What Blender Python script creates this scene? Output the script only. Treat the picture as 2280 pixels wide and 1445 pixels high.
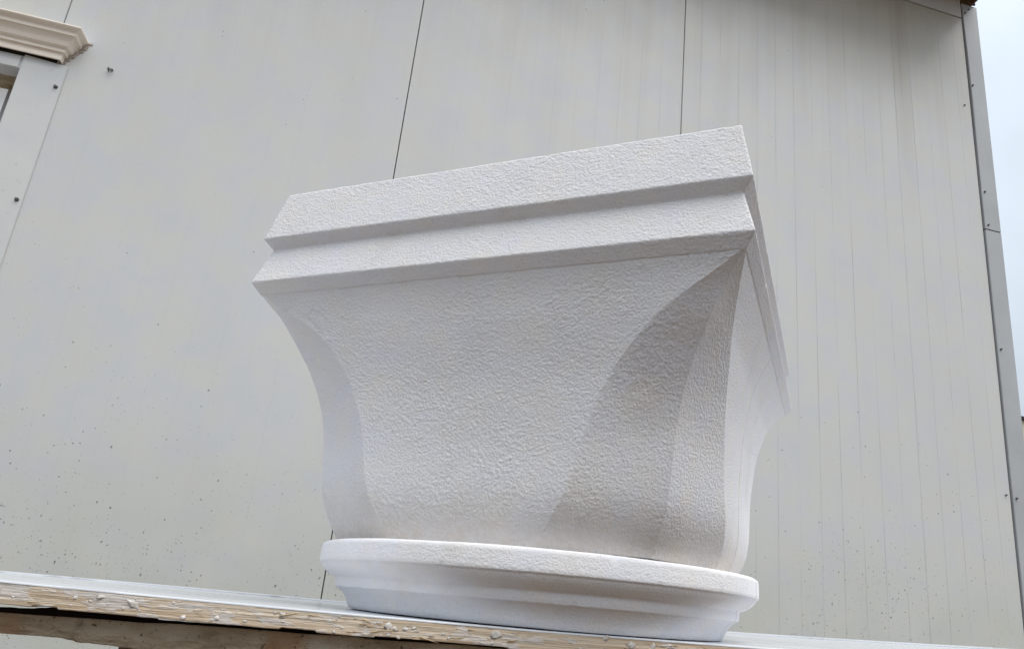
import bpy, bmesh, math, random
import numpy as np
from mathutils import Matrix, Vector

random.seed(7); rng = np.random.default_rng(7)
scene = bpy.context.scene
for o in list(bpy.data.objects): bpy.data.objects.remove(o)
C = scene.collection

# ------------------------------------------------------------------ camera
F_PX, W_PX = 1601.194, 2280.0
YAW, PITCH, ROLL, CAM_H = 0.235872, 0.296902, 0.088674, 0.015527
PX, PY = 89.878, 145.064
cy_, sy_, cp_, sp_ = math.cos(YAW), math.sin(YAW), math.cos(PITCH), math.sin(PITCH)
fw = Vector((sy_*cp_, cy_*cp_, sp_)); rt = Vector((cy_, -sy_, 0)); up = rt.cross(fw)
r2 = rt*math.cos(ROLL) + up*math.sin(ROLL); u2 = up*math.cos(ROLL) - rt*math.sin(ROLL)
cam = bpy.data.cameras.new('camera'); cam_o = bpy.data.objects.new('camera', cam); C.objects.link(cam_o)
cam.sensor_width = 36; cam.sensor_fit = 'HORIZONTAL'; cam.lens = F_PX/W_PX*36
cam.shift_x = -PX/W_PX; cam.shift_y = PY/W_PX
cam.clip_start = 0.02; cam.clip_end = 400
M = Matrix((r2, u2, -fw)).transposed().to_4x4(); M.translation = (0, 0, CAM_H)
cam_o.matrix_world = M
scene.camera = cam_o

# ------------------------------------------------------------------ light: bright overcast day
SUN_EL, SUN_AZ = math.radians(67), math.radians(148)      # azimuth clockwise from +Y (behind the camera, to its right)
world = bpy.data.worlds.new('World'); scene.world = world; world.use_nodes = True
nt = world.node_tree; nt.nodes.clear()
def N(t, nt=nt, **kw):
    n = nt.nodes.new(t)
    for k, v in kw.items(): setattr(n, k, v)
    return n
sky = N('ShaderNodeTexSky'); sky.sky_type = 'NISHITA'; sky.sun_disc = False
sky.sun_elevation = SUN_EL; sky.sun_rotation = SUN_AZ; sky.dust_density = 3.0
tc = N('ShaderNodeTexCoord'); sep = N('ShaderNodeSeparateXYZ'); nt.links.new(tc.outputs['Generated'], sep.inputs[0])
mr = N('ShaderNodeMapRange'); mr.inputs['From Min'].default_value = 0; mr.inputs['From Max'].default_value = 1
mr.inputs['To Min'].default_value = 2.35; mr.inputs['To Max'].default_value = 7.6      # overcast dome: three times brighter overhead
nt.links.new(sep.outputs['Z'], mr.inputs['Value'])
ns = N('ShaderNodeTexNoise'); ns.inputs['Scale'].default_value = 3.2; ns.inputs['Detail'].default_value = 5; ns.inputs['Roughness'].default_value = .55
nt.links.new(tc.outputs['Generated'], ns.inputs['Vector'])
cr = N('ShaderNodeMapRange'); cr.inputs['From Min'].default_value = .3; cr.inputs['From Max'].default_value = .7
cr.inputs['To Min'].default_value = .9; cr.inputs['To Max'].default_value = 1.08
nt.links.new(ns.outputs['Fac'], cr.inputs['Value'])
mul = N('ShaderNodeMath', operation='MULTIPLY'); nt.links.new(mr.outputs[0], mul.inputs[0]); nt.links.new(cr.outputs[0], mul.inputs[1])
tint = N('ShaderNodeVectorMath', operation='SCALE'); tint.inputs[0].default_value = (.89, .985, 1.09)
nt.links.new(mul.outputs[0], tint.inputs['Scale'])
mix = N('ShaderNodeMix', data_type='RGBA'); mix.inputs[0].default_value = .9
nt.links.new(sky.outputs[0], mix.inputs[6]); nt.links.new(tint.outputs[0], mix.inputs[7])
bg = N('ShaderNodeBackground'); bg.inputs['Strength'].default_value = .1
nt.links.new(mix.outputs[2], bg.inputs['Color'])
wo = N('ShaderNodeOutputWorld'); nt.links.new(bg.outputs[0], wo.inputs[0])

sun = bpy.data.lights.new('sun', 'SUN'); sun.energy = 1.5; sun.angle = math.radians(50); sun.color = (1, .96, .91)
sun_o = bpy.data.objects.new('sun', sun); C.objects.link(sun_o)
d = Vector((math.sin(SUN_AZ)*math.cos(SUN_EL), math.cos(SUN_AZ)*math.cos(SUN_EL), math.sin(SUN_EL)))
sun_o.rotation_euler = d.to_track_quat('Z', 'Y').to_euler(); sun_o.location = (3, -3, 6)

vs = scene.view_settings; vs.view_transform = 'Standard'; vs.look = 'None'; vs.gamma = 1; vs.use_curve_mapping = False
vs.exposure = 0.93

# ------------------------------------------------------------------ material helpers
class Mat:
    def __init__(s, name, rough=.8, spec=.3):
        s.m = bpy.data.materials.new(name); s.m.use_nodes = True; s.nt = s.m.node_tree
        s.b = s.nt.nodes['Principled BSDF']; s.b.inputs['Roughness'].default_value = rough
        s.b.inputs['Specular IOR Level'].default_value = spec
        s.pos = s.n('ShaderNodeNewGeometry').outputs['Position']
    def n(s, t, **kw):
        n = s.nt.nodes.new(t)
        for k, v in kw.items(): setattr(n, k, v)
        return n
    def l(s, a, b): s.nt.links.new(a, b)
    def map(s, scale=(1, 1, 1), loc=(0, 0, 0), src=None):
        n = s.n('ShaderNodeMapping'); n.inputs['Scale'].default_value = scale; n.inputs['Location'].default_value = loc
        s.l(src or s.pos, n.inputs['Vector']); return n.outputs[0]
    def noise(s, scale, vec=None, detail=3, rough=.55, dist=0):
        n = s.n('ShaderNodeTexNoise'); n.inputs['Scale'].default_value = scale; n.inputs['Detail'].default_value = detail
        n.inputs['Roughness'].default_value = rough; n.inputs['Distortion'].default_value = dist
        s.l(vec or s.pos, n.inputs['Vector']); return n.outputs['Fac']
    def voro(s, scale, vec=None, feature='F1'):
        n = s.n('ShaderNodeTexVoronoi', feature=feature); n.inputs['Scale'].default_value = scale
        s.l(vec or s.pos, n.inputs['Vector']); return n
    def mr(s, v, a, b, c=0, d=1, smooth=False):
        n = s.n('ShaderNodeMapRange'); n.interpolation_type = 'SMOOTHSTEP' if smooth else 'LINEAR'
        for k, x in (('From Min', a), ('From Max', b), ('To Min', c), ('To Max', d)): n.inputs[k].default_value = x
        s.l(v, n.inputs['Value']); return n.outputs[0]
    def math(s, op, a, b=None):
        n = s.n('ShaderNodeMath', operation=op)
        for i, x in enumerate((a, b)):
            if x is None: continue
            if isinstance(x, (int, float)): n.inputs[i].default_value = x
            else: s.l(x, n.inputs[i])
        return n.outputs[0]
    def ramp(s, v, stops):
        n = s.n('ShaderNodeValToRGB'); e = n.color_ramp.elements
        while len(e) < len(stops): e.new(.5)
        for i, (p, c) in enumerate(stops): e[i].position = p; e[i].color = (*c, 1)
        s.l(v, n.inputs[0]); return n.outputs[0]
    def mixc(s, f, a, b):
        n = s.n('ShaderNodeMix', data_type='RGBA')
        for i, x in ((0, f), (6, a), (7, b)):
            if isinstance(x, (int, float)): n.inputs[i].default_value = x
            elif isinstance(x, tuple): n.inputs[i].default_value = (*x, 1)
            else: s.l(x, n.inputs[i])
        return n.outputs[2]
    def col(s, x):
        if isinstance(x, tuple): s.b.inputs['Base Color'].default_value = (*x, 1)
        else: s.l(x, s.b.inputs['Base Color'])
    def bump(s, h, strength=1, dist=.001, prev=None):
        n = s.n('ShaderNodeBump'); n.inputs['Strength'].default_value = strength; n.inputs['Distance'].default_value = dist
        s.l(h, n.inputs['Height'])
        if prev is not None: s.l(prev, n.inputs['Normal'])
        s.l(n.outputs[0], s.b.inputs['Normal']); return n.outputs[0]
    def axes(s):
        n = s.n('ShaderNodeSeparateXYZ'); s.l(s.pos, n.inputs[0]); return n.outputs

def mat_coating(name, fine, amp, lift=1.0, foot_tint=True):
    m = Mat(name, .88, .25)
    big = m.noise(14, detail=3); spot = m.noise(fine*2.2, detail=2); chroma = m.noise(34, m.map(loc=(3, 1, 7)), detail=2)
    c = m.mixc(m.mr(chroma, .35, .65), (.80, .772, .752), (.772, .770, .805))
    c = m.mixc(m.mr(big, .35, .7, 0, .5), c, (.745, .735, .735))
    c = m.mixc(m.mr(spot, .62, .76, 0, .35), c, (.86, .86, .87))
    pit = m.noise(fine*1.1, m.map(loc=(9, 4, 2)), detail=1)
    c = m.mixc(m.mr(pit, .70, .76, 0, .55), c, (.34, .33, .32))
    st = m.noise(11, m.map((1, 1, .7), loc=(2, 8, 3)), detail=6, rough=.7)
    c = m.mixc(m.mr(st, .56, .74, 0, .30), c, (.56, .525, .47))
    if foot_tint:      # tan tint along the foot of the bell, ragged at its upper limit
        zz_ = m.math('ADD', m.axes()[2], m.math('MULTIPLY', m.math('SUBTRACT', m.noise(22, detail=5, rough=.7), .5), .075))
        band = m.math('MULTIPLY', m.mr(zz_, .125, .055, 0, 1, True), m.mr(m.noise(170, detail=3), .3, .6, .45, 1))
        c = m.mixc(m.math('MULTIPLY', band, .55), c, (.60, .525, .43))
    if lift != 1.0:
        g_ = m.n('ShaderNodeVectorMath', operation='SCALE'); m.l(c, g_.inputs[0]); g_.inputs['Scale'].default_value = lift; c = g_.outputs[0]
    m.col(c)
    h = m.noise(fine, detail=4, rough=.62); 
    m.bump(h, 1.0, amp)
    return m.m
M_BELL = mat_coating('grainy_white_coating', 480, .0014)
M_RING = mat_coating('fine_white_coating', 560, .0009, 1.13, False)

def mat_wall():
    m = Mat('pale_grey_panel_paint', .42, .4)
    ax = m.axes()
    x, z = ax[0], ax[2]
    big = m.noise(1.6, detail=3); chroma = m.noise(9, m.map(loc=(5, 2, 1)), detail=3)
    c = m.mixc(m.mr(chroma, .35, .65), (.632, .626, .584), (.595, .606, .620))
    c = m.mixc(m.mr(big, .3, .7, 0, .35), c, (.59, .59, .556))
    # long vertical rain streaks that run down from the eave, strongest near the top
    st = m.noise(1, m.map((15, 1, .45)), detail=4, rough=.6)
    stm = m.math('MULTIPLY', m.mr(st, .44, .68, 0, 1), m.mr(z, 1.2, 2.75, 0, 1, True))
    c = m.mixc(m.math('MULTIPLY', stm, .22), c, (.36, .325, .255))
    film = m.math('MULTIPLY', m.mr(z, 1.9, 2.7, 0, .62, True), m.mr(m.noise(2.2, m.map((1, 1, .8)), detail=3), .3, .6, .35, 1))
    c = m.mixc(film, c, (.44, .395, .30))
    # green-brown film at the foot
    foot = m.math('MULTIPLY', m.mr(z, .5, -.1, 0, .6, True), m.mr(m.noise(5), .3, .7, .3, 1))
    c = m.mixc(foot, c, (.50, .51, .43))
    # dirt held in the fine ribs, patchy
    ph = m.math('FRACT', m.math('DIVIDE', m.math('SUBTRACT', x, 1.237-.0815*60.5), .0815))
    dd = m.math('ABSOLUTE', m.math('SUBTRACT', ph, .5))
    rib = m.math('MULTIPLY', m.mr(dd, .014, .034, 1, 0), m.mr(m.noise(1, m.map((12.3, 1, 1.9)), detail=5, rough=.7), .42, .70, 0, .62))
    rib = m.math('MULTIPLY', rib, m.mr(x, .2, 1.5, .12, 1))
    c = m.mixc(rib, c, (.33, .34, .34))
    # mud splashes, denser towards the foot
    spd = m.n('ShaderNodeTexVoronoi', feature='F1'); spd.inputs['Scale'].default_value = 118
    wob = m.n('ShaderNodeTexNoise'); wob.inputs['Scale'].default_value = 160; wob.inputs['Detail'].default_value = 1; m.l(m.pos, wob.inputs['Vector'])
    wv = m.n('ShaderNodeVectorMath', operation='MULTIPLY_ADD'); m.l(wob.outputs['Color'], wv.inputs[0]); wv.inputs[1].default_value = (.008, .008, .008); m.l(m.pos, wv.inputs[2])
    m.l(m.map((1, 0, .8), src=wv.outputs[0]), spd.inputs['Vector'])
    cs = m.n('ShaderNodeSeparateColor'); m.l(spd.outputs['Color'], cs.inputs[0])
    dens = m.mr(z, 1.0, -.05, .0, 1.0); dens = m.math('POWER', dens, 2.2)
    clump = m.mr(m.noise(4.5, m.map((1, 1, 1.0), loc=(2, 0, 4)), detail=3), .36, .62, .25, 1.3)
    dens = m.math('ADD', m.math('MULTIPLY', m.math('MULTIPLY', dens, clump), .62), .005)
    present = m.math('LESS_THAN', cs.outputs[0], dens)
    size = m.math('MULTIPLY', m.math('POWER', cs.outputs[1], 2.5), .19); size = m.math('ADD', size, .06)
    spot = m.math('MULTIPLY', m.math('LESS_THAN', spd.outputs['Distance'], size), present)
    spot = m.math('MULTIPLY', spot, m.mr(cs.outputs[2], 0, 1, .35, .9))
    c = m.mixc(spot, c, (.13, .125, .115))
    # fine dust of smaller specks
    sp2 = m.voro(150, m.map((1, 0, 1), loc=(1, 0, 3))); c2 = m.n('ShaderNodeSeparateColor'); m.l(sp2.outputs['Color'], c2.inputs[0])
    p2 = m.math('MULTIPLY', m.math('LESS_THAN', c2.outputs[0], m.math('MULTIPLY', dens, .55)), m.math('LESS_THAN', sp2.outputs['Distance'], .2))
    c = m.mixc(m.math('MULTIPLY', p2, .55), c, (.2, .19, .17))
    # soft run of dirty water beside the last joint
    sx = m.math('ABSOLUTE', m.math('SUBTRACT', m.math('ADD', x, m.math('MULTIPLY', m.noise(1, m.map((3, 1, 1.4)), detail=3), .05)), 1.955))
    run = m.math('MULTIPLY', m.mr(sx, .0, .055, 1, 0, True), m.mr(z, 1.55, 2.5, 0, 1, True))
    run = m.math('MULTIPLY', run, m.mr(m.noise(1, m.map((60, 1, 1.1)), detail=4), .3, .65, .25, 1))
    c = m.mixc(m.math('MULTIPLY', run, .55), c, (.36, .31, .25))
    m.col(c)
    b1 = m.bump(m.noise(1.3, m.map((1.5, 1, .5)), detail=2), .6, .03)
    m.bump(m.noise(300, detail=2), .10, .001, b1)
    m.l(m.mr(m.noise(3, detail=4), .3, .7, .36, .55), m.b.inputs['Roughness'])
    return m.m
M_WALL = mat_wall()

def mat_trim():
    m = Mat('pale_grey_trim_paint', .45, .4)
    c = m.mixc(m.mr(m.noise(7, detail=4), .35, .65), (.655, .655, .625), (.61, .62, .615))
    c = m.mixc(m.mr(m.noise(60, detail=3), .66, .78, 0, .5), c, (.40, .38, .33)); m.col(c)
    m.bump(m.noise(2.5, detail=2), .25, .015); return m.m
M_TRIM = mat_trim()

def flat(name, a, b, scale=12, rough=.8, bump=0, bs=80, spec=.3, stretch=(1, 1, 1), detail=4):
    m = Mat(name, rough, spec); m.col(m.mixc(m.mr(m.noise(scale, m.map(stretch), detail=detail), .33, .67), a, b))
    if bump: m.bump(m.noise(bs, m.map(stretch), detail=4), .8, bump)
    return m.m
M_DARK = flat('dark_cavity', (.018, .017, .016), (.03, .028, .025), 30)
M_CORNER = flat('grey_corner_trim_paint', (.45, .465, .475), (.40, .415, .42), 6, .45, spec=.4)
M_STEEL = flat('dull_screw_steel', (.16, .16, .16), (.07, .065, .06), 200, .45, spec=.5)
M_CORN = flat('cream_moulding_coat', (.97, .88, .77), (.93, .83, .70), 20, .85, .0008, 260)
M_SEAL = flat('tan_sealant', (.46, .40, .34), (.30, .25, .21), 90, .8, .002, 150)
M_REVEAL = flat('stained_timber_reveal', (.50, .42, .29), (.30, .235, .145), 24, .8, .001, 60, stretch=(1, 4, 4))
M_FRAME = flat('grey_window_frame_paint', (.50, .51, .52), (.44, .45, .46), 14, .5)
M_PANE = flat('white_blind_pane', (.92, .93, .95), (.90, .91, .94), 8, .25, spec=.5)
M_SOFFIT = flat('weathered_soffit_wood', (.30, .19, .075), (.15, .085, .035), 9, .8, .002, 40, stretch=(1, 9, 9))
M_RUST = flat('rusty_metal', (.20, .11, .07), (.10, .06, .045), 40, .75, .001, 120)
M_LATH = flat('shade_dark_timber', (.045, .026, .018), (.022, .014, .011), 40, .85, .001, 90)  # near-black brown, the shade under the board put into the colour
M_GROUND = flat('brown_gravel_yard', (.072, .048, .029), (.11, .079, .052), 3, .95, .01, 60)
M_NWALL = flat('cream_neighbour_wall', (.66, .62, .50), (.60, .56, .45), 3, .9)
M_NROOF = flat('dark_roof_edge', (.03, .03, .03), (.05, .045, .04), 5, .7)

M_PLAST = flat('dried_plaster', (.74, .70, .66), (.54, .50, .45), 120, .9, .0006, 400)
M_SPLINT = flat('torn_wood_fibre', (.66, .52, .35), (.46, .33, .19), 150, .85)
def mat_beam():
    m = Mat('weathered_brown_timber', .9, .2)
    a = m.noise(30, m.map((.6, 1, 1.6)), detail=6, rough=.65)
    c = m.ramp(a, [(.3, (.27, .20, .125)), (.46, (.52, .42, .29)), (.62, (.66, .56, .42)), (.75, (.70, .63, .52))])
    red = m.mr(m.noise(16, m.map(loc=(2.2, 0, .6)), detail=2), .54, .66, 0, .75); c = m.mixc(red, c, (.46, .25, .125))
    pit = m.noise(240, detail=3); c = m.mixc(m.mr(pit, .63, .72, 0, .8), c, (.05, .035, .025)); m.col(c)
    b = m.bump(m.noise(190, m.map((.5, 1, 1)), detail=6, rough=.72), 1, .006)
    return m.m
M_BEAM = mat_beam()

def mat_ply():
    m = Mat('plywood_edge', .8, .25)
    lay = m.noise(1, m.map((7, 7, 700)), detail=5, rough=.62, dist=.25)
    c = m.ramp(lay, [(.26, (.25, .17, .10)), (.38, (.50, .385, .265)), (.52, (.67, .56, .43)), (.68, (.80, .73, .63))])
    warm = m.mr(m.noise(1, m.map((5, 5, 120)), detail=3), .45, .65, 0, .45); c = m.mixc(warm, c, (.62, .44, .27))
    ax = m.axes()
    pl = m.noise(1, m.map((42, 42, 150)), detail=4, rough=.55, dist=.3)
    lim = m.mr(ax[0], -.26, .2, .085, -.02)
    mask = m.mr(m.math('ADD', pl, lim), .55, .63, 0, .8)
    pc = m.mixc(m.mr(m.noise(240, m.map((.5, 1, 2.5)), detail=4), .35, .65), (.78, .74, .71), (.56, .51, .48))
    c = m.mixc(mask, c, pc)
    dk = m.noise(1, m.map((60, 60, 800), loc=(4, 0, 2)), detail=3); c = m.mixc(m.mr(dk, .66, .72, 0, .75), c, (.06, .035, .02)); m.col(c)
    b = m.bump(m.noise(1, m.map((40, 40, 900)), detail=4, rough=.65), .7, .0013)
    m.bump(mask, .35, .0012, b)
    return m.m
M_PLY = mat_ply()

def mat_lam():
    m = Mat('white_laminate', .22, .5)
    a = m.noise(1, m.map((3, 60, 1)), detail=4); c = m.mixc(m.mr(a, .35, .65), (.68, .70, .73), (.56, .58, .61))
    d_ = m.noise(1, m.map((12, 40, 1), loc=(1, 3, 0)), detail=5); c = m.mixc(m.mr(d_, .58, .70, 0, .6), c, (.28, .285, .31)); m.col(c)
    m.l(m.mr(a, .3, .7, .10, .30), m.b.inputs['Roughness']); return m.m
M_LAM = mat_lam()

# ------------------------------------------------------------------ object helpers
def tag(o, label=None, cat=None, group=None, kind=None):
    for k, v in (('label', label), ('category', cat), ('group', group), ('kind', kind)):
        if v: o[k] = v
    return o
def thing(name, label, cat, loc=(0, 0, 0), rz=0, group=None):
    o = bpy.data.objects.new(name, None); C.objects.link(o); o.location = loc; o.rotation_euler = (0, 0, rz)
    o.empty_display_size = .05
    return tag(o, label, cat, group)
def link(name, me, mat, parent=None):
    o = bpy.data.objects.new(name, me); C.objects.link(o)
    if mat: me.materials.append(mat)
    if parent is not None: o.parent = parent
    return o
def mesh_np(name, V, Fq, mat, parent=None, smooth=True, origin=(0, 0, 0)):
    V = np.asarray(V, np.float32).reshape(-1, 3) - np.array(origin, np.float32); Fq = np.asarray(Fq, np.int32).reshape(-1, 4)
    me = bpy.data.meshes.new(name); me.vertices.add(len(V)); me.vertices.foreach_set('co', V.ravel())
    me.loops.add(Fq.size); me.loops.foreach_set('vertex_index', Fq.ravel())
    me.polygons.add(len(Fq)); me.polygons.foreach_set('loop_start', np.arange(0, Fq.size, 4, dtype=np.int32))
    me.polygons.foreach_set('loop_total', np.full(len(Fq), 4, np.int32))
    me.update(calc_edges=True)
    me.polygons.foreach_set('use_smooth', np.full(len(Fq), smooth)); me.validate()
    return link(name, me, mat, parent)
def boxes(name, lst, mat, parent=None, bevel=0, origin=(0, 0, 0)):
    bm = bmesh.new()
    for (x0, x1, y0, y1, z0, z1) in lst:
        r = bmesh.ops.create_cube(bm, size=1)
        for v in r['verts']:
            v.co = Vector((x0+(v.co.x+.5)*(x1-x0), y0+(v.co.y+.5)*(y1-y0), z0+(v.co.z+.5)*(z1-z0))) - Vector(origin)
    if bevel: bmesh.ops.bevel(bm, geom=bm.edges[:], offset=bevel, segments=2, affect='EDGES')
    me = bpy.data.meshes.new(name); bm.to_mesh(me); bm.free()
    return link(name, me, mat, parent)
def vnoise(u, v, seed=0):
    """smooth 2-D value noise on arrays, 0..1"""
    def h(i, j):
        n = (i.astype(np.int64)*374761393 + j.astype(np.int64)*668265263 + seed*1274126177) & 0xffffffff
        n = ((n ^ (n >> 13))*1274126177) & 0xffffffff
        return ((n ^ (n >> 16)) & 0xffff)/65535.0
    i, j = np.floor(u), np.floor(v); f, g = u-i, v-j
    f = f*f*(3-2*f); g = g*g*(3-2*g)
    return (h(i, j)*(1-f)+h(i+1, j)*f)*(1-g) + (h(i, j+1)*(1-f)+h(i+1, j+1)*f)*g
def gsmooth(a, sig, axis, wrap=False):
    if sig <= 0: return a
    k = int(3*sig+1); w = np.exp(-.5*(np.arange(-k, k+1)/sig)**2); w /= w.sum()
    pad = [(0, 0)]*a.ndim; pad[axis] = (k, k)
    p = np.pad(a, pad, mode='wrap' if wrap else 'edge')
    out = np.zeros_like(a)
    for t in range(2*k+1):
        sl = [slice(None)]*a.ndim; sl[axis] = slice(t, t+a.shape[axis]); out += w[t]*p[tuple(sl)]
    return out
def resample(pts, step):
    pts = np.array(pts, float); out = [pts[0]]
    for a, b in zip(pts[:-1], pts[1:]):
        n = max(1, int(round(np.linalg.norm(b-a)/step)))
        out += [a+(b-a)*t/n for t in range(1, n+1)]
    return np.array(out)
def grid_faces(nr, nc, wrap=False):
    i = np.arange(nr-1)[:, None]; j = np.arange(nc if wrap else nc-1)[None]
    j2 = (j+1) % nc
    return np.stack([i*nc+j, i*nc+j2, (i+1)*nc+j2, (i+1)*nc+j], -1).reshape(-1, 4)
def normals(G, wrap):
    dt = (np.roll(G, -1, 1)-np.roll(G, 1, 1)) if wrap else np.gradient(G, axis=1)
    ds = np.gradient(G, axis=0); n = np.cross(dt, ds); return n/np.maximum(np.linalg.norm(n, axis=-1, keepdims=True), 1e-9)
def grain(G, wrap, amp, lu=.0029, lv=.0016, seed=1, wt=None, wave=.00034, U=None):
    """lumpy sprayed-coat relief, lumps longer along the face than up it"""
    ds = np.linalg.norm(np.diff(G, axis=0, prepend=G[:1]), axis=-1).mean(1).cumsum()
    dt = np.linalg.norm(np.diff(G, axis=1, prepend=G[:, :1]), axis=-1)
    if U is None: U = dt.cumsum(1)
    Vv = np.broadcast_to(ds[:, None], U.shape)
    wu = (vnoise(U/.011, Vv/.011, seed+5)-.5)*.005
    a = vnoise((U+wu)/lu, (Vv+wu)/lv, seed); b = vnoise(U/(lu*.62)+9, Vv/(lv*.72), seed+1); c = vnoise(U/.02, Vv/.02, seed+2)
    h = (1-np.abs(2*a-1))*.75 + b*.5 + (c-.5)*.6
    patch = .55+.9*vnoise(U/.045+3, Vv/.04, seed+7)                 # rougher and better-trowelled areas
    k = amp*patch if wt is None else amp*patch*wt[None]
    w = wave*(vnoise(U/.07, Vv/.06, seed+8)-.5+.5*(vnoise(U/.028, Vv/.028, seed+9)-.5))
    return G + normals(G, wrap)*((h-.6)*k+w)[..., None]
def chips(G, edges, n, seed):
    """small knocks along the arrises: edges is a list of (row, col0, col1)"""
    r_ = np.random.default_rng(seed); N_ = normals(G, False)
    for _ in range(n):
        i, a, b = edges[r_.integers(len(edges))]; j = int(r_.uniform(a, b))
        c = G[i, j]; d2 = ((G-c)**2).sum(-1); rad = r_.uniform(.0012, .0032)
        G = G + N_*(np.exp(-d2/rad**2)*rad*r_.uniform(.10, .26))[..., None]
    return G

# ------------------------------------------------------------------ setting: ground
mg = bpy.data.meshes.new('ground'); mg.from_pydata([(-60, -60, -.82), (60, -60, -.82), (60, 60, -.82), (-60, 60, -.82)], [], [(0, 1, 2, 3)])
tag(link('ground', mg, M_GROUND), kind='structure')

# ------------------------------------------------------------------ workshop building
D = 2.1328                                   # front face of the panelled wall
ZB, ZT = -.78, 2.752
bld = thing('workshop_building', 'pale grey panelled workshop wall with a cream window cornice, behind the white capital', 'building', (.6, D, -.82))
BO = (.6, D, -.82)
def panel(x0, x1, seed, z0=ZB, z1=ZT, hole=None, e0=.002, e1=.002):
    """folded sheet with fine pressed ribs every 81.5 mm"""
    xs = [x0, x0+.0015]; ys = [e0, 0]
    k = math.ceil((x0+.012-1.237)/.0815)
    while 1.237+k*.0815 < x1-.012:
        c = 1.237+k*.0815; xs += [c-.0014, c-.0005, c+.0005, c+.0014]; ys += [0, .00022, .00022, 0]; k += 1
    xs += [x1-.0015, x1]; ys += [0, e1]
    parts = [(xs, ys, z0, z1)]
    if hole:
        hx, ha, hb = hole
        i = next(i for i, q in enumerate(xs) if q > hx)
        l = (xs[:i]+[hx], ys[:i]+[0]); r = ([hx]+xs[i:], [0]+ys[i:])
        parts = [(*r, z0, z1), (*l, hb, z1), (*l, z0, ha)]
    V, F_ = [], []
    for px, py, a, b in parts:
        zs = np.linspace(a, b, 9); n = len(px); base = len(V)
        for z in zs:
            for x, y in zip(px, py): V.append((x, D+y, z))
        F_ += (grid_faces(9, n)+base).tolist()
        # returns and back so that the sheet has its depth
        b0 = len(V)
        for x, z in ((px[0], a), (px[-1], a), (px[-1], b), (px[0], b)): V.append((x, D+.05, z))
        e = [base, base+n-1, base+9*n-1, base+8*n]
        F_ += [(e[1], b0+1, b0+2, e[2]), (b0, e[0], e[3], b0+3), (e[3], e[2], b0+2, b0+3), (b0, b0+1, e[1], e[0])]
    return mesh_np('wall_panel', V, F_, M_WALL, bld, False, BO)
G = .0013
pan = [panel(-3.12, -2.12-G, 1), panel(-2.12+G, -1.118-G, 2, hole=(-1.186, .05, 1.408)), panel(-1.118+G, -.0815-G, 3),
       panel(-.0815+G, .919-G, 4), panel(.919+G, 1.8858, 5, e1=.0006), panel(1.8861, 2.278, 6, e0=.0004)]
def screw(x, z, parent, r=.0055, y=D-.004, mat=None):
    bm = bmesh.new()
    bmesh.ops.create_cone(bm, cap_ends=True, segments=6, radius1=r*.62, radius2=r*.62, depth=.004, matrix=Matrix.Translation((0, -.0045, 0)) @ Matrix.Rotation(math.pi/2, 4, 'X'))
    bmesh.ops.create_cone(bm, cap_ends=True, segments=14, radius1=r*1.0, radius2=r*.8, depth=.0025, matrix=Matrix.Translation((0, -.0013, 0)) @ Matrix.Rotation(math.pi/2, 4, 'X'))
    me = bpy.data.meshes.new('screw'); bm.to_mesh(me); bm.free()
    o = link('screw', me, mat or M_STEEL, parent); o.location = (x-BO[0], y-BO[1], z-BO[2]); return o
# cavity behind the joints (dark lining), with the window opening left free
boxes('lining', [(-1.17, 2.33, D+.052, D+.075, ZB, 2.84), (-3.1, -1.17, D+.052, D+.075, 1.43, 2.84), (-3.1, -1.17, D+.052, D+.075, ZB, .03)], M_DARK, bld, 0, BO)
# flashing band under the eave
V = []; xs = [-3.1, 0, 1.2, 1.982, 2.277]; zl = [2.775, 2.768, 2.764, 2.7595, 2.7465]
boxes('eave_flashing', [(-3.1, 2.276, D-.003, D+.045, 2.757, 2.862)], M_TRIM, bld, .0012, BO)
# corner flashing: two bent lengths, the gap to the panel opening and closing along its height
def corner_len(z0, z1, edge):
    V, F_ = [], []
    zs = np.linspace(z0, z1, 14)
    for z in zs:
        xi = np.interp(z, [e[0] for e in edge], [e[1] for e in edge])
        V += [(xi, D+.012, z), (xi, D-.004, z), (xi+.002, D-.006, z), (2.362, D-.006, z), (2.364, D-.004, z), (2.364, D+.10, z), (2.361, D+.10, z), (2.361, D-.002, z), (xi+.002, D-.002, z), (xi+.002, D+.012, z)]
    F_ = grid_faces(14, 10, True)
    return mesh_np('corner_flashing', V, F_, M_CORNER, bld, False, BO)
cf1 = corner_len(1.671, 2.838, [(1.67, 2.2845), (1.9, 2.2850), (2.3, 2.2868), (2.55, 2.2855), (2.72, 2.2815), (2.84, 2.2805)])
cf2 = corner_len(ZB, 1.666, [(-.8, 2.2835), (.5, 2.2838), (1.2, 2.2842), (1.666, 2.2840)])
for x, z in [(2.294, 2.785), (2.316, 2.812), (2.294, 2.385), (2.299, 1.847), (2.300, 1.690)]: screw(x, z, cf1, .0045, D-.0065)
for x, z in [(2.298, 1.14), (2.298, .554)]: screw(x, z, cf2, .0045, D-.0065)
for x, z in [(2.245, 2.271), (2.258, 1.062-.5)]: screw(x, z, pan[5], .004, D)
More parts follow.
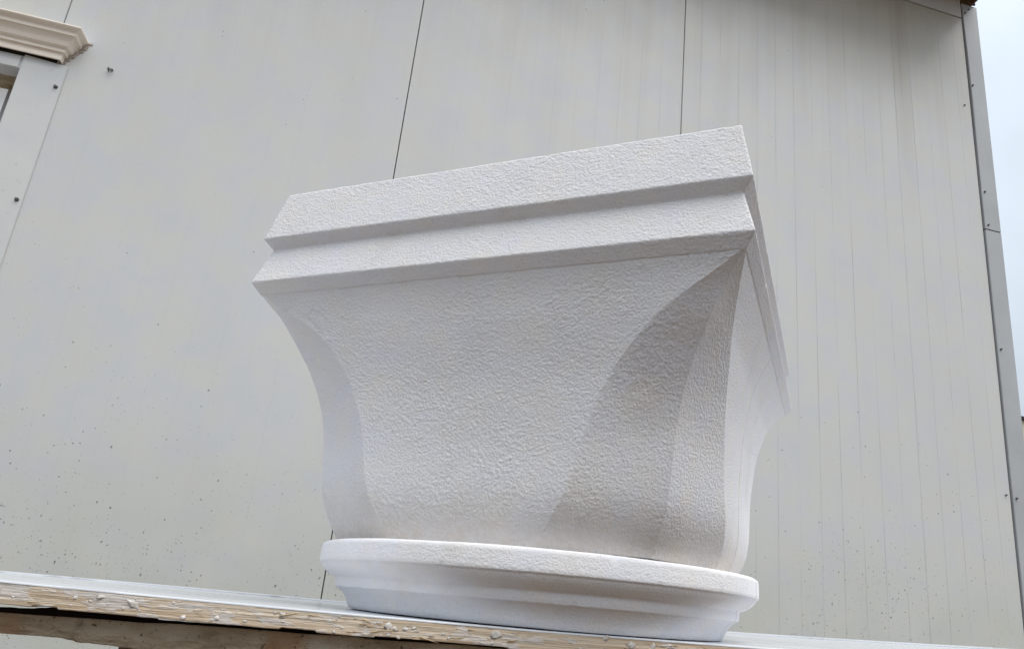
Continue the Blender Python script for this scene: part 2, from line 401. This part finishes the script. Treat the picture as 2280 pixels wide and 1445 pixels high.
# side wall of the building running back from the corner, and its roof deck
boxes('side_wall', [(2.30, 2.352, D+.11, D+6, ZB, 2.84), (-3.1, -3.05, D+.08, D+6, ZB, 2.84), (-3.05, 2.30, D+5.95, D+6, ZB, 2.84)], M_WALL, bld, 0, BO)
roof = boxes('roof', [(-3.3, 2.345, D-.36, D+6.2, 2.889, 2.93)], M_NROOF, bld, .003, BO)
y = D+.05; k = 0
while y > D-.3:
    o = boxes('soffit_board', [(-3.28, 2.336-.002*(k % 3), y-.098, y, 2.866+.001*(k % 2), 2.887)], M_SOFFIT, roof, .002, BO); y -= .101; k += 1
o = boxes('barge_board', [(2.3375, 2.349, D-.35, D+.06, 2.853, 2.888)], M_SOFFIT, roof, .002, BO)
o = boxes('rusty_bracket', [(2.305, 2.350, D-.016, D-.007, 2.841, 2.8515)], M_RUST, roof, .002, BO)

# window at the left: recess, frame, pane and trims
win = boxes('window', [(-1.98, -1.186, D+.004, D+.13, 1.410, 1.428)], M_REVEAL, bld, 0, BO)      # head of the recess
boxes('reveal', [(-1.1845, -1.1715, D+.053, D+.13, .05, 1.409)], M_REVEAL, win, 0, BO)
boxes('window_frame', [(-1.262, -1.186, D+.118, D+.16, .05, 1.4085), (-1.98, -1.90, D+.118, D+.16, .05, 1.4085), (-1.899, -1.263, D+.126, D+.16, .05, .12)], M_FRAME, win, .002, BO)
M_PANE.node_tree.nodes['Principled BSDF'].inputs['Emission Color'].default_value = (.86, .93, 1, 1)      # added glow that brightens the pane, no light source behind it
M_PANE.node_tree.nodes['Principled BSDF'].inputs['Emission Strength'].default_value = .14
boxes('pane', [(-1.899, -1.263, D+.128, D+.15, .121, 1.4085)], M_PANE, win, 0, BO)
jt = boxes('jamb_trim', [(-1.183, -1.0655, D-.005, D+.0, ZB+.3, 1.4465)], M_TRIM, bld, .0012, BO)
jt.data.transform(Matrix.Identity(4))
for v in jt.data.vertices:      # head cut slopes a little
    if v.co.z+BO[2] > 1.44: v.co.z += (-1.0655-(v.co.x+BO[0]))*.075
for x, z in [(-1.0795, 1.369), (-1.0795, .988), (-1.0795, .60)]: screw(x, z, jt, .0062, D-.0055)
boxes('head_trim', [(-2.0, -1.1905, D-.0035, D+.003, 1.407, 1.4485)], M_TRIM, bld, .001, BO)
boxes('joint_gap', [(-2.05, -1.10, D-.0022, D+.0, 1.4515, 1.475)], M_DARK, bld, 0, BO)
# cornice moulding with a mitred return at its right end
prof = [(0, 1.548), (.064, 1.549), (.0675, 1.5465), (.068, 1.5425), (.0655, 1.539), (.060, 1.5355), (.0555, 1.5325), (.0545, 1.5305), (.0545, 1.5205),
        (.0515, 1.5190), (.0475, 1.5165), (.0435, 1.5115), (.0405, 1.5055), (.0385, 1.4985), (.0365, 1.4925), (.0325, 1.4885), (.0275, 1.486), (.0272, 1.4765),
        (.0205, 1.4742), (.0198, 1.4715), (.0198, 1.4545), (.018, 1.4525), (.0168, 1.4530), (.0165, 1.470), (0, 1.4705)]
V = []
XE = -1.103
for px_, z in prof: V.append((-2.1, D-.0003-px_, z))
for px_, z in prof: V.append((XE+px_, D-.0003-px_, z))
for px_, z in prof: V.append((XE+px_, D-.0003, z))
n = len(prof)
F_ = grid_faces(3, n)
co = mesh_np('cornice', V, F_, M_CORN, bld, False, BO)
bm = bmesh.new(); bm.from_mesh(co.data); bmesh.ops.recalc_face_normals(bm, faces=bm.faces); bm.to_mesh(co.data); bm.free()
bm = bmesh.new(); t_ = 0                        # bead of sealant along the return
for q in np.linspace(0, 1, 26):
    x = -1.028-.062*q+random.uniform(-.004, .006); z = 1.545-.092*q+random.uniform(-.003, .003)
    bmesh.ops.create_icosphere(bm, subdivisions=1, radius=random.uniform(.003, .0065), matrix=Matrix.Translation((x-BO[0], 0-.0005, z-BO[2])) @ Matrix.Diagonal((1.3, .45, 1.1, 1)))
me = bpy.data.meshes.new('sealant_bead'); bm.to_mesh(me); bm.free(); link('sealant_bead', me, M_SEAL, co)
# little bent clip left on the wall right of the cornice
bm = bmesh.new()
for (a, b_, c, e, f, g) in [(-.9625, -.9495, -.012, -.009, 1.4655, 1.4695), (-.9625, -.960, -.009, 0, 1.4655, 1.475), (-.957, -.950, -.006, 0, 1.4705, 1.4735)]:
    r = bmesh.ops.create_cube(bm, size=1)
    for v in r['verts']: v.co = Vector((a+(v.co.x+.5)*(b_-a)-BO[0], c+(v.co.y+.5)*(e-c), f+(v.co.z+.5)*(g-f)-BO[2]))
me = bpy.data.meshes.new('metal_clip'); bm.to_mesh(me); bm.free(); link('metal_clip', me, M_STEEL, pan[2])

# ------------------------------------------------------------------ neighbouring building, a sliver at the right edge
nb = thing('neighbouring_building', 'cream building with dark roof edge, just visible past the right corner', 'building', (8.5, 7, -.82))
boxes('wall', [(5.9, 12, 6.0, 9, -.82, 2.405)], M_NWALL, nb, 0, (8.5, 7, -.82))
boxes('roof_edge', [(5.8, 12.1, 5.97, 9.1, 2.407, 2.44)], M_NROOF, nb, 0, (8.5, 7, -.82))

# ------------------------------------------------------------------ work table: warped board on a brown batten
tbl = thing('work_table', 'warped white-topped plywood table with a plaster-spattered edge, carrying the white capital', 'table', (.2, .85, -.82))
TO = (.2, .85, -.82)
FX = [-.95, -.5, -.23, -.117, 0, .146, .30, .7, 1.35]; FZ = [.024, .0095, .0027, .0015, .0005, -.0002, .0004, .0040, .013]
BX = [-.95, -.48, -.23, 0, .3, .7, 1.05, 1.35]; BZ = [.002, .0010, .0010, -.0006, .0006, .0053, .0135, .022]
YBK = 1.2
def yfront(x): return .5835 - .075*(x-.15)*(x < .15) + .02*(x-.15)*(x >= .15)
def ztop(x, y):
    f = np.interp(x, FX, FZ); b = np.interp(x, BX, BZ); t = np.clip((y-.58)/(YBK-.58), 0, 1); return f+(b-f)*t
xs = np.concatenate([np.linspace(-.95, -.36, 60, endpoint=False), np.linspace(-.36, .45, 620, endpoint=False), np.linspace(.45, 1.35, 60)])
xs_s = xs
TH = .0157
nz = 15
V = []; lam = .0014
zz = np.linspace(0, 1, nz)
yf = yfront(xs)+.0009*(vnoise(xs/.05, xs*0, 3)-.5)
rows = []
zl = gsmooth(ztop(xs, yf), 8, 0)
bot = TH - .0012*(vnoise(xs/.035, xs*0, 8) > .62) + .0004*(vnoise(xs/.006, xs*0, 9)-.5)
for k, t in enumerate(zz):                     # the sawn edge, top to bottom
    dy = .0007*(vnoise(xs/.03, xs*0+t*11, 21)-.5)+.0010*np.maximum(0, vnoise(xs/.012, xs*0+t*5, 22)-.55)*-1
    rows.append(np.stack([xs, yf+dy*np.sin(math.pi*min(1, .15+t)), zl-lam-(bot-lam)*t], -1))
ybk = np.full_like(xs, YBK)
zb = gsmooth(ztop(xs, ybk), 8, 0)
rows.append(np.stack([xs, ybk, zb-TH], -1)); rows.append(np.stack([xs, ybk, zb-lam], -1))
GR = np.stack(rows)
mesh_np('tabletop', GR, grid_faces(len(rows), len(xs))[:, ::-1], M_PLY, tbl, True, TO)
rows = []
for y_t, dz in [(0, lam), (0, .0003), (.0006, 0)]:
    rows.append(np.stack([xs, yf+y_t-.0003, zl-dz+.0001], -1))
for t in np.linspace(.04, 1, 24):
    yy = yf+(YBK-yf)*t; rows.append(np.stack([xs, yy, gsmooth(ztop(xs, yy), 8, 0)+.0004*(vnoise(xs/.2, yy/.05, 31)-.5)], -1))
rows.append(np.stack([xs, ybk, zb-lam], -1))
mesh_np('laminate', np.stack(rows), grid_faces(len(rows), len(xs))[:, ::-1], M_LAM, tbl, True, TO)
rb_ = random.Random(4)
def spatter(name, n, mat, kind):
    bm = bmesh.new()
    for _ in range(n):
        x = rb_.choice([rb_.uniform(-.36, .42), rb_.gauss(-.12, .09), rb_.gauss(.05, .03), rb_.gauss(.27, .04)]); tz = rb_.uniform(.08, .92)
        y = float(np.interp(x, xs, yf)); z = float(np.interp(x, xs, zl))-lam-(TH-lam)*tz
        if kind == 'plaster':
            r = min(.0030, .0006*rb_.paretovariate(1.6)); sc = Matrix.Diagonal((rb_.uniform(.8, 2.0), .16, rb_.uniform(.5, 1.1), 1)); q = bmesh.ops.create_icosphere(bm, subdivisions=2, radius=r)
            for v in q['verts']: v.co = v.co*(1+rb_.uniform(-.45, .35))
        else:
            L = rb_.uniform(.006, .020); q = bmesh.ops.create_cone(bm, cap_ends=True, segments=4, radius1=.0005, radius2=.0001, depth=L, matrix=Matrix.Rotation(math.pi/2, 4, 'Y')); sc = Matrix.Identity(4)
        rot = Matrix.Rotation(rb_.gauss(0, .12 if kind != 'plaster' else .3), 4, 'Y') @ Matrix.Rotation(rb_.gauss(0, .12), 4, 'Z')
        T_ = Matrix.Translation((x-TO[0], y-.0002-TO[1], z-TO[2])) @ rot @ sc
        for v in q['verts']: v.co = T_ @ v.co
    me = bpy.data.meshes.new(name); bm.to_mesh(me); bm.free()
    for p in me.polygons: p.use_smooth = True
    o = link(name, me, mat, tbl); o['kind'] = 'stuff'; return o
spatter('plaster_spatter', 110, M_PLAST, 'plaster'); spatter('splinters', 36, M_SPLINT, 'splinter')
# thin white strip fixed along the back edge
rows = []
for dy, dz in [(-.030, 0), (-.030, .0022), (-.0285, .0026), (.004, .0026), (.004, -.012)]:
    rows.append(np.stack([xs, ybk+dy, zb+dz], -1))
mesh_np('edge_strip', np.stack(rows), grid_faces(5, len(xs))[:, ::-1], M_LAM, tbl, False, TO)
# rough brown batten under the front edge
bx = np.linspace(-.75, .60, 420)
bt = -.0184+.0012*(vnoise(bx/.03, bx*0, 41)-.5)
bt += np.interp(bx, [-.75, -.24, -.05, .6], [-.002, -.0006, .0012, .0025])
bb = -.0355+.0016*(vnoise(bx/.012, bx*0, 42)-.5)+np.interp(bx, [-.75, -.24, -.2, -.187, -.17, .6], [.003, .0014, .0022, -.0006, -.001, -.003])
yb = .598-.075*(bx-.15)*(bx < .15)
rows = [np.stack([bx, yb+.022, bt-.004], -1), np.stack([bx, yb+.006, bt-.0005], -1)]
for t in np.linspace(0, 1, 16):
    bul = .0022*(vnoise(bx/.016, bx*0+t*3.1, 43)-.5)+.0012*(vnoise(bx/.005, bx*0+t*9, 44)-.5)
    crack = .004*np.exp(-((bx+.1925-.004*(1-t))/.0011)**2)
    rows.append(np.stack([bx, yb+.0018*np.cos(math.pi*t)**2+bul+crack, bt+(bb-bt)*t], -1))
rows.append(np.stack([bx, yb+.022, bb+.002], -1))
mesh_np('batten', np.stack(rows), grid_faces(len(rows), len(bx))[:, ::-1], M_BEAM, tbl, True, TO)
# split lath between batten and board, its colour darkened for the deep shade there
lt = np.interp(bx, [-.75, -.26, -.235, -.213, -.208, -.192, -.148, -.146, -.056, -.047, .004, .006, .6], [-.0175, -.0172, -.0165, -.0132, -.0142, -.0118, -.0125, -.0172, -.0166, -.0148, -.0148, -.0162, -.0150])
lt = lt+.0005*(vnoise(bx/.004, bx*0, 51)-.5)
yl = yb+.024
rows = [np.stack([bx, yl+.016, lt-.010], -1), np.stack([bx, yl+.010, lt], -1), np.stack([bx, yl, lt], -1), np.stack([bx, yl, lt*0-.033], -1), np.stack([bx, yl+.016, lt*0-.033], -1)]
mesh_np('lath', np.stack(rows), grid_faces(5, len(bx))[:, ::-1], M_LATH, tbl, False, TO)
leg_me = None
for (x, y_) in [(-.1525, .634), (.98, .60), (-.62, 1.13), (.98, 1.13)]:
    if leg_me is None:
        o = boxes('leg', [(-.008, .008, -.008, .008, -.79, -.0335 if y_ < .7 else -.02)], M_RUST, tbl, .001); leg_me = o.data
    else: o = link('leg', leg_me, None, tbl)
    o.location = (x-TO[0], y_-TO[1], .82-.0 if y_ < .7 else .82)
boxes('foot_rail', [(-.66, 1.02, 1.118, 1.142, -.78, -.755)], M_RUST, tbl, .001, TO)

# ------------------------------------------------------------------ the column capital
cap = thing('column_capital', 'white rough-coated column capital with square top, faceted bell and round neck ring', 'column capital',
            (.198953, .792501, .0004), -.622478)
# square abacus: two splayed fascias with undercut soffits
pr = [(.06, .41737), (.2372, .41737), (.2480, .35942), (.2397, .3494), (.2500, .3089), (.2415, .2967), (.16, .2960)]
pr = np.concatenate([resample(pr[:2], .012)[:-1], resample(pr[1:6], .0010), resample(pr[5:], .010)[1:]])
i0 = int(np.argmax(pr[:, 0] > .2371))
ps = pr.copy(); ps[i0-1:] = gsmooth(pr, .75, 0)[i0-1:]; pr[i0-1:-3] = ps[i0-1:-3]
nside = 400; t = (np.arange(nside)+.5)/nside*2-1
sq = np.concatenate([np.stack([t, -np.ones(nside)], -1), np.stack([np.ones(nside), t], -1), np.stack([-t, np.ones(nside)], -1), np.stack([-np.ones(nside), -t], -1)])
sq = gsmooth(sq, .7, 0, True)
Gd = np.concatenate([pr[:, None, :1]*sq[None], np.broadcast_to(pr[:, None, 1:], (len(pr), len(sq), 1))], -1)
Gd = grain(Gd, True, .00042, seed=3)
ie = [int(np.argmin(np.abs(pr[:, 1]-z_)+np.abs(pr[:, 0]-a_))) for a_, z_ in ((.2480, .3594), (.2500, .3089), (.2372, .4174))]
Gd = chips(Gd, [(ie[0], 4, 780), (ie[1], 4, 780), (ie[2], 4, 780)], 26, 5)
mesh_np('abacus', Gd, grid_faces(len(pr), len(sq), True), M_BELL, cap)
me = bpy.data.meshes.new('abacus_top'); 
# closing lids for the abacus live in the same mesh
ab = bpy.data.objects['abacus']; bm = bmesh.new(); bm.from_mesh(ab.data); bm.verts.ensure_lookup_table(); nc = len(sq)
bpy.data.meshes.remove(me)
r = bmesh.ops.create_cube(bm, size=1)
for v in r['verts']: v.co = Vector((v.co.x*.16, v.co.y*.16, .4065+(v.co.z+.5)*.0095))
bm.to_mesh(ab.data); bm.free()

# bell: square under the abacus, twelve-sided at the neck, cut in two halves through the side faces
Bz = [.2990, .290, .278, .266, .254, .242, .230, .218, .206, .194, .182, .170, .158, .146, .134, .122, .110, .098, .086, .074, .0622]
BF = [.2424, .2388, .2358, .2336, .2313, .2288, .2263, .2240, .2220, .2206, .2196, .2188, .2180, .2175, .2174, .2176, .2177, .2172, .2155, .2118, .2048]
Bw = [.2424, .2270, .2065, .1868, .1704, .1573, .1465, .1372, .1289, .1233, .1180, .1131, .1093, .1063, .1037, .1003, .0964, .0911, .0843, .0764, .0666]
BR = [.3428, .3305, .3172, .3062, .2965, .2875, .2787, .2718, .2655, .2602, .2560, .2525, .2505, .2490, .2475, .2457, .2438, .2405, .2350, .2280, .2205]
def curve(vals, z):
    f = np.interp(z, Bz[::-1], vals[::-1]); return gsmooth(f, 4.5, 0)
zs = np.arange(.2990, .0621, -.00098)
off = np.clip((.299-zs)/.05, 0, 1); off = off*off*(3-2*off)
OX, OY = .0025*off, -.0100*off
A_, w_, R_ = curve(BF, zs)+OY, curve(Bw, zs), curve(BR, zs)/math.sqrt(2)
def half(sgn, dens):
    """open strip of the bell from one side-face middle round to the other; sgn -1 front, +1 back"""
    O = np.zeros_like(A_)
    keys = [(-A_, O), (-A_, sgn*w_), (-R_, sgn*R_), (-w_, sgn*A_), (w_, sgn*A_), (R_, sgn*R_), (A_, sgn*w_), (A_, O)]
    cnt = [int(c*dens) for c in (120, 130, 130, 330, 130, 130, 120)]
    wts = np.concatenate([np.full(c, q) for q, c in zip((.3, .4, .5, 1, .9, .6, .3) if sgn < 0 else (.4,)*7, cnt)]+[[.4]]); wts = gsmooth(wts, 3, 0)
    cols = []
    for (a, b), c in zip(zip(keys[:-1], keys[1:]), cnt):
        for q in range(c):
            tt = q/c; cols.append(np.stack([a[0]+(b[0]-a[0])*tt, a[1]+(b[1]-a[1])*tt], -1))
    cols.append(np.stack(keys[-1], -1))
    P2 = np.stack(cols, 1)
    P2 = gsmooth(P2, 1.0 if dens > .6 else .5, 1)
    gap = .0013*np.clip((.205-zs)/.05, 0, 1)+.00001
    P2[:, 0, 1] = sgn*gap; P2[:, -1, 1] = sgn*gap
    G3 = np.concatenate([P2, np.broadcast_to(zs[:, None, None], P2.shape[:2]+(1,))], -1)
    ang = np.radians(np.concatenate([np.full(c, q) for q, c in zip((-90, -58, -32, 0, 32, 58, 90), cnt)]+[[90]]))
    Uf = G3[..., 0]*np.cos(ang)[None]-sgn*G3[..., 1]*np.sin(ang)[None]+5+ang[None]*3
    G3[..., 0] += OX[:, None]; G3[..., 1] += OY[:, None]
    keepL, keepR = G3[:, :1].copy(), G3[:, -1:].copy()
    G3 = grain(G3, False, .00064 if dens > .6 else .0008, seed=11+sgn, wt=wts, U=Uf)
    G3[:, :1] = keepL; G3[:, -1:] = keepR
    inL, inR = keepL.copy(), keepR.copy(); inL[..., 0] += .03; inR[..., 0] -= .03       # cut faces of the joint
    G3 = np.concatenate([inL, G3, inR], 1)
    # turn in at the foot
    foot = G3[-1:].copy(); foot[..., :2] *= .86
    G3 = np.concatenate([G3, foot], 0)
    Fc = grid_faces(G3.shape[0], G3.shape[1])
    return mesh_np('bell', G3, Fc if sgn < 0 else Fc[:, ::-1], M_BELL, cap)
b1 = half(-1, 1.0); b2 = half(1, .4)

# neck ring: fillet, cyma and cove, also in two halves
rp = [(.17, .0618), (.2215, .0618), (.2262, .0614), (.2281, .0602), (.2289, .0580), (.2292, .0510), (.2292, .0450), (.2288, .0424), (.2268, .0415), (.2258, .0392), (.2236, .0366), (.2203, .0340),
      (.2160, .0315), (.2114, .0299), (.2104, .0288), (.2106, .0260), (.2104, .0235), (.2094, .0203), (.2060, .0190), (.2028, .0164), (.1996, .0128), (.1972, .0085), (.1956, .0045), (.1942, .0024), (.1930, .0011), (.1900, .0005), (.17, .0004)]
rpr = np.concatenate([resample(rp[:2], .008)[:-1], resample(rp[1:-1], .0009), resample(rp[-2:], .008)[1:]])
rs = gsmooth(rpr, .5, 0); rpr[6:-4] = rs[6:-4]
def ring_half(sgn, n):
    a = np.linspace(math.pi, 2*math.pi, n) if sgn < 0 else np.linspace(0, math.pi, n)
    e = .0016/.22; a = a[0]+e+(a-a[0])*(1-2*e/math.pi)-math.radians(3)
    P = np.stack([rpr[:, :1]*np.cos(a)[None], rpr[:, :1]*np.sin(a)[None]-.0125, np.broadcast_to(rpr[:, 1:], (len(rpr), n))], -1)
    # the cast is a little uneven along its lower fillet
    k0 = P[:, :1].copy(); k1 = P[:, -1:].copy()
    P = grain(P, False, .00024, .0026, .0016, seed=31+sgn)
    if sgn < 0:
        ir = [int(np.argmin(np.abs(rpr[:, 0]-a_)+np.abs(rpr[:, 1]-z_))) for a_, z_ in ((.2288, .0424), (.2094, .0203), (.2279, .0595))]
        P = chips(P, [(q, 60, n-20) for q in ir], 26, 9)
    P[:, :1] = k0; P[:, -1:] = k1
    i0, i1 = k0.copy(), k1.copy(); i0[..., 0] *= .85; i1[..., 0] *= .85
    P = np.concatenate([i0, P, i1], 1)
    return mesh_np('neck_ring', P, grid_faces(P.shape[0], P.shape[1]), M_RING, cap)
ring_half(-1, 520); ring_half(1, 260)
